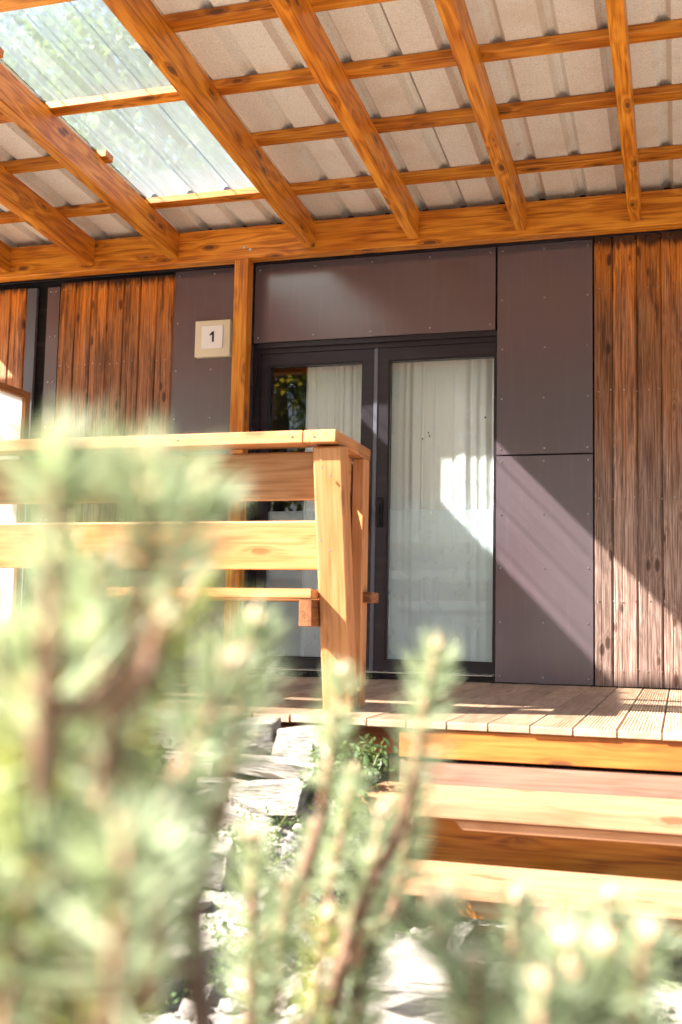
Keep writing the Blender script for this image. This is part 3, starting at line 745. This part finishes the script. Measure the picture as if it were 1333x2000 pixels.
ws(-1.475, -3.06, -0.068, 0.20, 0.24, 0.125, 0.25, -0.1, 1)
ws(-1.275, -3.04, -0.08, 0.19, 0.22, 0.115, -0.1, 0.05, 2)
ws(-1.36, -3.10, -0.160, 0.36, 0.26, 0.075, 0.05, 0.10, 3)
ws(-1.68, -3.10, -0.165, 0.26, 0.26, 0.09, 0.0, 0.0, 4)
ws(-1.55, -3.13, -0.235, 0.20, 0.24, 0.085, 0.3, 0.0, 5)
ws(-1.33, -3.15, -0.245, 0.30, 0.26, 0.115, -0.1, -0.1, 6)
ws(-1.46, -3.20, -0.335, 0.31, 0.28, 0.11, 0.1, 0.18, 7)
ws(-1.15, -3.12, -0.30, 0.22, 0.24, 0.12, 0.2, 0.0, 8)
ws(-1.14, -3.16, -0.42, 0.26, 0.24, 0.12, 0.2, 0.0, 1)
z = -0.62
row = 0
while z < 0.0:
    x = -5.2 + 0.1 * (row % 2)
    hh = random.uniform(0.095, 0.13)
    lim = -2.0 if z > -0.40 else -1.08
    while x < lim:
        L = random.uniform(0.16, 0.36)
        if x + L > lim + 0.1: break
        ws(x + L / 2, -3.0 - (0.0 - z) * 0.25 + random.uniform(-.03, .03), z + hh / 2 if z + hh < -0.04 else -0.04 - hh / 2 + .01, L * 0.98, 0.26, hh * random.uniform(0.95, 1.1), random.uniform(-.12, .12), random.uniform(-.06, .06), random.randrange(9))
        x += L
    z += hh * 0.93; row += 1
# boulders lying free on the ground
def boulder(x, y, s, lab, k, rz=0.0, sink=0.25):
    o = stone('boulder', (x, y, gz(x, y) + s[2] * (0.5 - sink)), s, (0.1, 0.05, rz), k); o.name = 'boulder'
    tag(o, lab, 'rock', 'pale rocks on the ground below the deck')
boulder(-0.72, -3.98, (0.46, 0.34, 0.20), 'large flat cream rock on the ground left of the lower step', 2, 0.3)
boulder(-0.62, -4.36, (0.36, 0.28, 0.17), 'white rounded rock in front of the large flat cream rock', 6, -0.3)
boulder(-0.22, -4.15, (0.42, 0.30, 0.13), 'low pale rock on the ground directly in front of the lower step', 4, 0.8)
boulder(-1.42, -3.62, (0.22, 0.18, 0.13), 'small white rock with a rusty side among leaves between pine stems', 3, 0.2, 0.1)
boulder(-1.36, -4.02, (0.34, 0.26, 0.15), 'grey-white rock low between the two dark pine stems', 7, 1.2)
boulder(-1.62, -4.45, (0.40, 0.30, 0.16), 'broad pale rock at the bottom of the view left of the dark stems', 5, 0.5)
boulder(-0.98, -4.75, (0.3, 0.25, 0.14), 'pale rock at the bottom edge between the pine branches', 0, 0.1)
boulder(0.25, -4.0, (0.36, 0.28, 0.12), 'pale rock by the right end of the lower step', 8, 0.9)
# gravel
random.seed(4)
gm = bmesh.new()
for _ in range(1800):
    x = random.uniform(-3.2, 1.3); y = random.uniform(-5.6, -3.1)
    if y > -3.7 and x > -0.9 and random.random() < 0.7: continue
    if x < -1.2 and random.random() < 0.6: continue
    r = random.choice((0.012, 0.018, 0.025, 0.035)) * random.uniform(0.7, 1.3)
    mt = Matrix.Translation((x, y, gz(x, y) + r * 0.25)) @ Matrix.Rotation(random.uniform(0, 6), 4, 'Z') @ Matrix.Rotation(random.uniform(-.5, .5), 4, 'X') @ Matrix.Diagonal((r * random.uniform(0.8, 1.4), r, r * random.uniform(0.45, 0.8), 1))
    q = bmesh.ops.create_icosphere(gm, subdivisions=1, radius=1.0, matrix=mt)
    for v in q['verts']: v.co += Vector([random.uniform(-1, 1) * r * 0.13 for _ in range(3)])
o = raw('gravel', gm, M['gravelstone']); o['kind'] = 'stuff'

# ------------------------------------------------------------------ ground cover
def leaf_cloud(name, pts, mat, size, parent=None, stuff=True, seed=1, aspect=0.5, up=0.3):
    rnd = random.Random(seed); V = []; F = []
    for p in pts:
        s = size * rnd.uniform(0.6, 1.3)
        a = Vector((rnd.gauss(0, 1), rnd.gauss(0, 1), rnd.gauss(0, 1) + up)).normalized()
        b_ = a.cross(Vector((rnd.gauss(0, 1), rnd.gauss(0, 1), rnd.gauss(0, 1)))).normalized()
        n = a.cross(b_); i = len(V)
        V += [p, p + a * s * 0.5 + b_ * s * aspect * 0.5 + n * s * 0.06, p + a * s, p + a * s * 0.5 - b_ * s * aspect * 0.5 + n * s * 0.06]
        F.append((i, i + 1, i + 2)); F.append((i, i + 2, i + 3))
    me = bpy.data.meshes.new(name); me.from_pydata([tuple(v) for v in V], [], F); me.materials.append(mat); me.update()
    o = link(name, me, None)
    if parent: setpar(o, parent, Matrix.Identity(4))
    if stuff: o['kind'] = 'stuff'
    return o
random.seed(8); pts = []
for _ in range(700):
    cx = random.uniform(-4.2, -0.95); cy = random.uniform(-5.4, -3.05)
    if noise.noise(Vector((cx * 1.7, cy * 1.7, 5))) < -0.08: continue
    if cy > -3.3 and random.random() < 0.35: continue
    for _ in range(34):
        pts.append(Vector((cx + random.gauss(0, .035), cy + random.gauss(0, .035), gz(cx, cy) + abs(random.gauss(0, 0.05)) + 0.005)))
leaf_cloud('ground_cover', pts, M['herb'], 0.020)
# a leafy plant between the stones and the steps
def herb_plant(x, y, z, r, h, lab, mat, n=1500, seed=0, size=0.035):
    rnd = random.Random(seed)
    e_ = empty('leafy_plant', (x, y, z), lab, 'plant', 'low green plants by the deck')
    sb = bmesh.new(); L = []
    for s_ in range(14):
        an = rnd.uniform(0, 6.28); t = rnd.uniform(0.1, 1.0) * r; hh = h * rnd.uniform(0.55, 1.0)
        b0 = Vector((x, y, z)); b1 = b0 + Vector((math.cos(an) * t * .5, math.sin(an) * t * .5, hh * .6)); b2 = b0 + Vector((math.cos(an) * t, math.sin(an) * t, hh))
        tube_bm(sb, [b0, b1, b2], [0.004, 0.003, 0.0015], 5)
        for _ in range(n // 14):
            u = rnd.uniform(0.15, 1.05); p = b1.lerp(b2, (u - .5) * 2) if u > .5 else b0.lerp(b1, u * 2)
            L.append(p + Vector((rnd.gauss(0, .022), rnd.gauss(0, .022), rnd.gauss(0, .02))))
    raw('stem', sb, M['herbstem'], e_)
    leaf_cloud('leaves', L, mat, size, e_, True, seed)
M['herbstem'] = simple('green_stem', (0.16, 0.18, 0.06), 0.6)
herb_plant(-1.12, -3.20, -0.55, 0.20, 0.50, 'bushy green plant beside the left end of the upper step', M['herb'], 2200, 1)
herb_plant(-1.35, -3.45, -0.52, 0.20, 0.26, 'low green plant at the foot of the stone wall', M['herb'], 700, 2, 0.018)
herb_plant(-1.95, -3.30, -0.40, 0.26, 0.40, 'yellow-green leafy plant growing up the stone wall', M['leafg'], 2400, 3)
herb_plant(-2.7, -3.5, -0.40, 0.35, 0.62, 'taller yellow-green plant in front of the deck edge on the left', M['leafg'], 3200, 4, 0.04)

# ------------------------------------------------------------------ dwarf pines
def shoot_mesh(seed, L=0.15, nl=0.046, count=125, wd=0.0017, nm='needles', pw=0.75):
    rnd = random.Random(seed); V = []; F = []
    for i in range(count):
        u = rnd.random() ** pw; z = L * (0.05 + 0.95 * u)
        az_ = i * 2.39996 + rnd.uniform(-.3, .3)
        opn = R(74 - 40 * u ** 2 + rnd.gauss(0, 10))
        ln = nl * rnd.uniform(0.75, 1.15) * (1 - 0.25 * max(0, u - 0.85) / 0.15)
        rad = Vector((math.cos(az_), math.sin(az_), 0))
        d0 = rad * math.sin(opn) + Vector((0, 0, math.cos(opn))); d1 = (d0 + Vector((0, 0, 0.35))).normalized()
        p0 = Vector((0, 0, z)) + rad * 0.003; p1 = p0 + d0 * ln * 0.5; p2 = p1 + d1 * ln * 0.5
        sd = d0.cross(rad if abs(d0.dot(rad)) < .98 else Vector((0, 0, 1))).normalized(); an = rnd.uniform(0, 3.14)
        sd = (Matrix.Rotation(an, 3, d0) @ sd) * wd
        k = len(V); V += [p0 - sd, p0 + sd, p1 + sd, p1 - sd, p2]
        F += [(k, k + 1, k + 2, k + 3), (k + 3, k + 2, k + 4)]
    me = bpy.data.meshes.new(nm); me.from_pydata([tuple(v) for v in V], [], F); me.update(); return me
def stem_mesh(seed, L=0.15):
    bm = bmesh.new(); rnd = random.Random(seed)
    tube_bm(bm, [Vector((0, 0, L * t)) for t in (-.15, .3, .7, 1)], [0.0052, 0.0048, 0.0043, 0.0038], 7)
    n0 = len(bm.faces)
    tube_bm(bm, [Vector((0, 0, L * .99)), Vector((0, 0, L + .006)), Vector((0, 0, L + .014)), Vector((0, 0, L + .02))], [0.0036, 0.005, 0.0034, 0.0008], 7)
    for k in range(3):
        a = k * 2.1; b0 = Vector((math.cos(a) * .004, math.sin(a) * .004, L)); tube_bm(bm, [b0, b0 * 1.0 + Vector((math.cos(a) * .003, math.sin(a) * .003, .009)), b0 + Vector((math.cos(a) * .004, math.sin(a) * .004, .014))], [.002, .0028, .0006], 5)
    me = mesh_from_bm(bm, 'shoot', [M['shootbark'], M['bud']])
    for f in me.polygons:
        if f.index >= n0: f.material_index = 1
        f.use_smooth = True
    return me
NM = []; 
for i in range(4):
    a = shoot_mesh(i); a.materials.append(M['needle']); NM.append(a)
for i in range(2):
    a = shoot_mesh(10 + i); a.materials.append(M['needle2']); NM.append(a)
NF = []; NT = []
for i in range(4):
    a = shoot_mesh(40 + i, nl=0.054, count=76, wd=0.0028, pw=0.42); a.materials.append(M['needle']); NT.append(a)
for i in range(3):
    a = shoot_mesh(20 + i, nl=0.043, count=230, wd=0.0013); a.materials.append(M['needle']); NF.append(a)
STM = [stem_mesh(i) for i in range(3)]
def make_pine(base, label, shoots, extra, seed, trunks, near=True):
    """shoots: (tip pixel x, y, foot pixel x, y, distance, tint) read off the photograph and set at their own depth"""
    rnd = random.Random(seed)
    e_ = empty('dwarf_pine', base, label, 'shrub', 'dwarf pines in the foreground')
    hubs = []
    for t in trunks:
        bm = bmesh.new(); pts = [Vector(base) + Vector((rnd.uniform(-.05, .05), rnd.uniform(-.05, .05), 0))] + t
        rr = [0.012 - 0.0070 * i / (len(pts) - 1) for i in range(len(pts))]
        # smooth the polyline a little
        P2 = []; R2 = []
        for i in range(len(pts) - 1):
            a0 = pts[max(0, i - 1)]; a1 = pts[i]; a2 = pts[i + 1]; a3 = pts[min(len(pts) - 1, i + 2)]
            for s_ in range(5):
                u = s_ / 5; P2.append(0.5 * ((2 * a1) + (a2 - a0) * u + (2 * a0 - 5 * a1 + 4 * a2 - a3) * u * u + (3 * a1 - a0 - 3 * a2 + a3) * u ** 3)); R2.append(rr[i] + (rr[i + 1] - rr[i]) * u)
        P2.append(pts[-1]); R2.append(rr[-1])
        tube_bm(bm, P2, R2, 8); raw('branch', bm, M['bark'], e_, smooth=True); hubs += P2[2:]
    def put(foot, tip, tint):
        z = (tip - foot); L = z.length; q = z.to_track_quat('Z', 'Y').to_matrix().to_4x4()
        s_ = L / 0.15
        mw = Matrix.Translation(foot) @ q @ Matrix.Rotation(rnd.uniform(0, 6.28), 4, 'Z') @ Matrix.Diagonal((max(0.85, min(1.25, s_)),) * 2 + (s_, 1))
        o = link('shoot', STM[rnd.randrange(3)]); setpar(o, e_, mw)
        nd = link('needles', (NT[rnd.randrange(4)] if (tip - CAMP).length < 0.68 else NM[rnd.randrange(4)] if near else NF[rnd.randrange(3)]) if not tint else NM[4 + rnd.randrange(2)]); nd['kind'] = 'stuff'
        nd.parent = o; nd.matrix_parent_inverse = Matrix.Identity(4); nd.matrix_local = Matrix.Rotation(rnd.uniform(0, 6.28), 4, 'Z')
    feet = []
    for (tx, ty, fx, fy, d, d2, tint) in shoots:
        foot = pix(fx, fy, d2); tip = pix(tx, ty, d); put(foot, tip, tint); feet.append(foot)
    for (foot, tip, tint) in extra: put(foot, tip, tint); feet.append(foot)
    # twigs carrying each shoot
    for f_ in feet:
        c = min((hh for hh in hubs if hh.z < f_.z - 0.01) if any(hh.z < f_.z - 0.01 for hh in hubs) else hubs, key=lambda hh: (hh - f_).length + 0.5 * max(0, hh.z - f_.z))
        if (c - f_).length < 0.012: continue
        bm = bmesh.new(); mid = c.lerp(f_, 0.5) - Vector((0, 0, 0.12 * (c - f_).length))
        tube_bm(bm, [c, mid, f_], [0.006, 0.0055, 0.005], 7); raw('twig', bm, M['bark'], e_, smooth=True)
    return e_
rs = random.Random(77)
def fill(n, x0, x1, y0, y1, d0, d1, tint_p=0.3, L=0.15, lean_=0.25):
    out = []
    for _ in range(n):
        foot = pix(rs.uniform(x0, x1), rs.uniform(y0, y1), rs.uniform(d0, d1))
        dr = Vector((rs.gauss(0, lean_), rs.gauss(0, lean_), 1)).normalized()
        out.append((foot, foot + dr * L * rs.uniform(0.8, 1.15), rs.random() < tint_p))
    return out
# big pine on the left
S = [(300, 905, 265, 1290, 0.50, 0.52, 0), (115, 880, 95, 1300, 0.50, 0.52, 0), (495, 1225, 440, 1560, 0.88, 0.90, 0),
     (245, 1640, 215, 2050, 0.48, 0.50, 0), (50, 1360, 90, 1700, 0.60, 0.60, 1), (300, 1270, 250, 1560, 0.72, 0.75, 1),
     (385, 960, 300, 1280, 0.62, 0.64, 0), (0, 1250, 30, 1600, 0.66, 0.66, 0), (190, 1130, 170, 1460, 0.72, 0.74, 1), (330, 1600, 290, 1930, 0.62, 0.64, 0)]
X1 = fill(9, -80, 250, 1500, 1800, 0.62, 0.9, 0.5) + fill(13, -80, 300, 1800, 2300, 0.55, 0.85, 0.35) + fill(4, -60, 220, 1350, 1550, 0.75, 0.95, 0.6)
make_pine((-0.72, -5.95, gz(-0.72, -5.95) - .02), 'large pale green dwarf pine with blurred upright shoots filling the lower left foreground', S, X1, 1,
          [[pix(180, 2500, 0.7), pix(215, 2000, 0.66), pix(215, 1500, 0.66), pix(262, 1290, 0.53)],
           [pix(120, 2500, 0.68), pix(80, 1900, 0.64), pix(95, 1300, 0.53)],
           [pix(330, 2500, 0.8), pix(380, 1800, 0.88), pix(410, 1640, 0.90), pix(440, 1560, 0.90)],
           [pix(225, 2500, 0.54), pix(215, 2050, 0.50)]])
# pine in the middle
S = [(850, 1275, 800, 1560, 1.04, 1.04, 0), (668, 1325, 632, 1560, 1.05, 1.05, 0), (745, 1600, 700, 1850, 1.10, 1.10, 0),
     (560, 1740, 540, 1960, 1.07, 1.09, 0), (815, 1540, 775, 1760, 1.12, 1.14, 0), (640, 1800, 600, 2040, 1.14, 1.14, 1), (500, 1900, 480, 2150, 1.04, 1.04, 0),
     (690, 1520, 640, 1760, 1.16, 1.16, 0), (700, 1990, 690, 2250, 1.1, 1.1, 0), (620, 1620, 590, 1800, 1.2, 1.2, 0)]
X2 = fill(5, 470, 720, 2000, 2300, 1.0, 1.25, 0.3)
make_pine((-0.50, -5.75, gz(-0.5, -5.75) - .02), 'slimmer dwarf pine with long bare brown stems in the middle foreground', S, X2, 2,
          [[pix(560, 2500, 1.12), pix(640, 2000, 1.14), pix(720, 1740, 1.09), pix(775, 1640, 1.06), pix(800, 1550, 1.04)],
           [pix(450, 2500, 1.09), pix(500, 1920, 1.09), pix(575, 1760, 1.09), pix(630, 1590, 1.07)],
           [pix(640, 2500, 1.16), pix(700, 1980, 1.16), pix(745, 1800, 1.16)]], False)
# pine at the right bottom
S = [(1010, 1765, 985, 2010, 0.95, 0.95, 0), (1190, 1765, 1160, 2020, 0.95, 0.95, 0), (930, 1890, 925, 2150, 0.72, 0.72, 0), (1110, 1850, 1090, 2080, 0.75, 0.75, 0),
     (1265, 1830, 1225, 2080, 0.72, 0.74, 0), (1060, 1930, 1040, 2250, 0.66, 0.66, 0)]
X3 = fill(10, 880, 1290, 2230, 2450, 0.70, 0.92, 0.1)
make_pine((-0.02, -5.95, gz(-0.02, -5.95) - .02), 'low dwarf pine whose shoot tips rise along the lower right edge', S, X3, 3,
          [[pix(1030, 2600, 0.8), pix(985, 2100, 0.9), pix(985, 1960, 0.95)], [pix(1100, 2600, 0.75), pix(1090, 2080, 0.75)], [pix(1200, 2600, 0.76), pix(1225, 2080, 0.74)],
           [pix(930, 2600, 0.75), pix(925, 2150, 0.72)]])
# distant young conifer tips on the left
herb_plant(-3.05, -3.15, -0.35, 0.10, 0.95, 'thin yellow-green shoots standing before the deck at the left edge', M['needle2'], 1500, 8, 0.03)

# ------------------------------------------------------------------ trees (behind the house and in the garden opposite, mirrored in the glass)
def tree_mesh(seed, h, r, nleaf, mat, size, lo=0.12):
    rnd = random.Random(seed); cl = []
    for _ in range(26):
        t = rnd.uniform(0.0, 1.0); a = rnd.uniform(0, 6.28); rr = r * math.sqrt(rnd.random()) * (0.55 + 0.45 * math.sin(math.pi * (0.15 + 0.8 * t)))
        cl.append((Vector((math.cos(a) * rr, math.sin(a) * rr, h * (lo + (0.96 - lo) * t))), r * rnd.uniform(0.22, 0.42)))
    V = []; F = []
    for i in range(nleaf):
        c, cr = cl[rnd.randrange(len(cl))]
        d = Vector((rnd.gauss(0, 1), rnd.gauss(0, 1), rnd.gauss(0, 0.8))).normalized() * cr * rnd.random() ** 0.4
        p = c + d; s = size * rnd.uniform(.6, 1.3)
        a = Vector((rnd.gauss(0, 1), rnd.gauss(0, 1), rnd.gauss(-.3, 1))).normalized(); b_ = a.cross(Vector((rnd.gauss(0, 1), rnd.gauss(0, 1), rnd.gauss(0, 1)))).normalized()
        k = len(V); V += [p, p + a * s * .5 + b_ * s * .3, p + a * s, p + a * s * .5 - b_ * s * .3]; F += [(k, k + 1, k + 2, k + 3)]
    me = bpy.data.meshes.new('crown'); me.from_pydata([tuple(v) for v in V], [], F); me.materials.append(mat)
    bm = bmesh.new(); tube_bm(bm, [Vector((0, 0, -.3)), Vector((r * .03, 0, h * .3)), Vector((-r * .03, r * .02, h * .6)), Vector((0, 0, h * .92))], [h * .028, h * .022, h * .012, h * .003], 9)
    for c, cr in cl[:16]:
        z0 = max(h * .2, c.z - r * .6); tube_bm(bm, [Vector((0, 0, z0)), Vector((c.x * .5, c.y * .5, (z0 + c.z) / 2 + .1)), c], [h * .009, h * .006, h * .002], 6)
    return me, mesh_from_bm(bm, 'trunk', M['treebark'], True)
TY = tree_mesh(1, 8.0, 3.0, 13000, M['leafy'], 0.19); TG = tree_mesh(2, 9.5, 3.4, 26000, M['leafg'], 0.16)
def tree(x, y, T, s, rz, lab, grp):
    e_ = empty('broadleaf_tree', (x, y, gz(x, y)), lab, 'tree', grp, rz); e_.scale = (s, s, s)
    for nm, me in (('crown', T[0]), ('trunk', T[1])):
        o = link(nm, me); o.parent = e_
tree(-9.0, 10.5, TG, 1.2, 0.3, 'green tree behind the house seen blurred through the clear roof sheet', 'trees behind the house')
tree(-14.0, 13.5, TY, 1.2, 1.3, 'yellowing tree behind the house left of the green one', 'trees behind the house')
GR = 'trees across the garden, mirrored in the door glass'
for x, y, T, k, rz, lab in (
        (-11.3, -23.8, TY, 1.15, 0.2, 'yellow-green tree mirrored in the dark left door pane'),
        (-18.5, -27.5, TG, 1.05, 2.2, 'dark green tree mirrored beside the yellow-green one'),
        (-7.5, -26.5, TG, 1.0, 1.0, 'green tree mirrored in the upper right door pane'),
        (-5.0, -25.5, TY, 1.1, 4.0, 'yellowing tree further right across the garden'),
        (0.5, -27.5, TG, 1.0, 3.0, 'green tree opposite the steps across the garden'),
        (6.0, -25.5, TY, 1.0, 2.0, 'yellow-green tree at the far right across the garden'),
        (-12.0, -31.0, TG, 1.2, 5.0, 'tall green tree standing behind the mirrored yellow-green one'),
        (-23.5, -29.0, TG, 1.1, 0.7, 'tall dark tree at the back left across the garden'),
        (-3.0, -32.0, TG, 1.2, 2.7, 'tall dark tree at the back right across the garden'),
        (-28.0, -25.0, TY, 1.2, 3.0, 'large yellowing tree at the far left across the garden')):
    tree(x, y, T, k, rz, lab, GR)
bpy.context.view_layer.update()
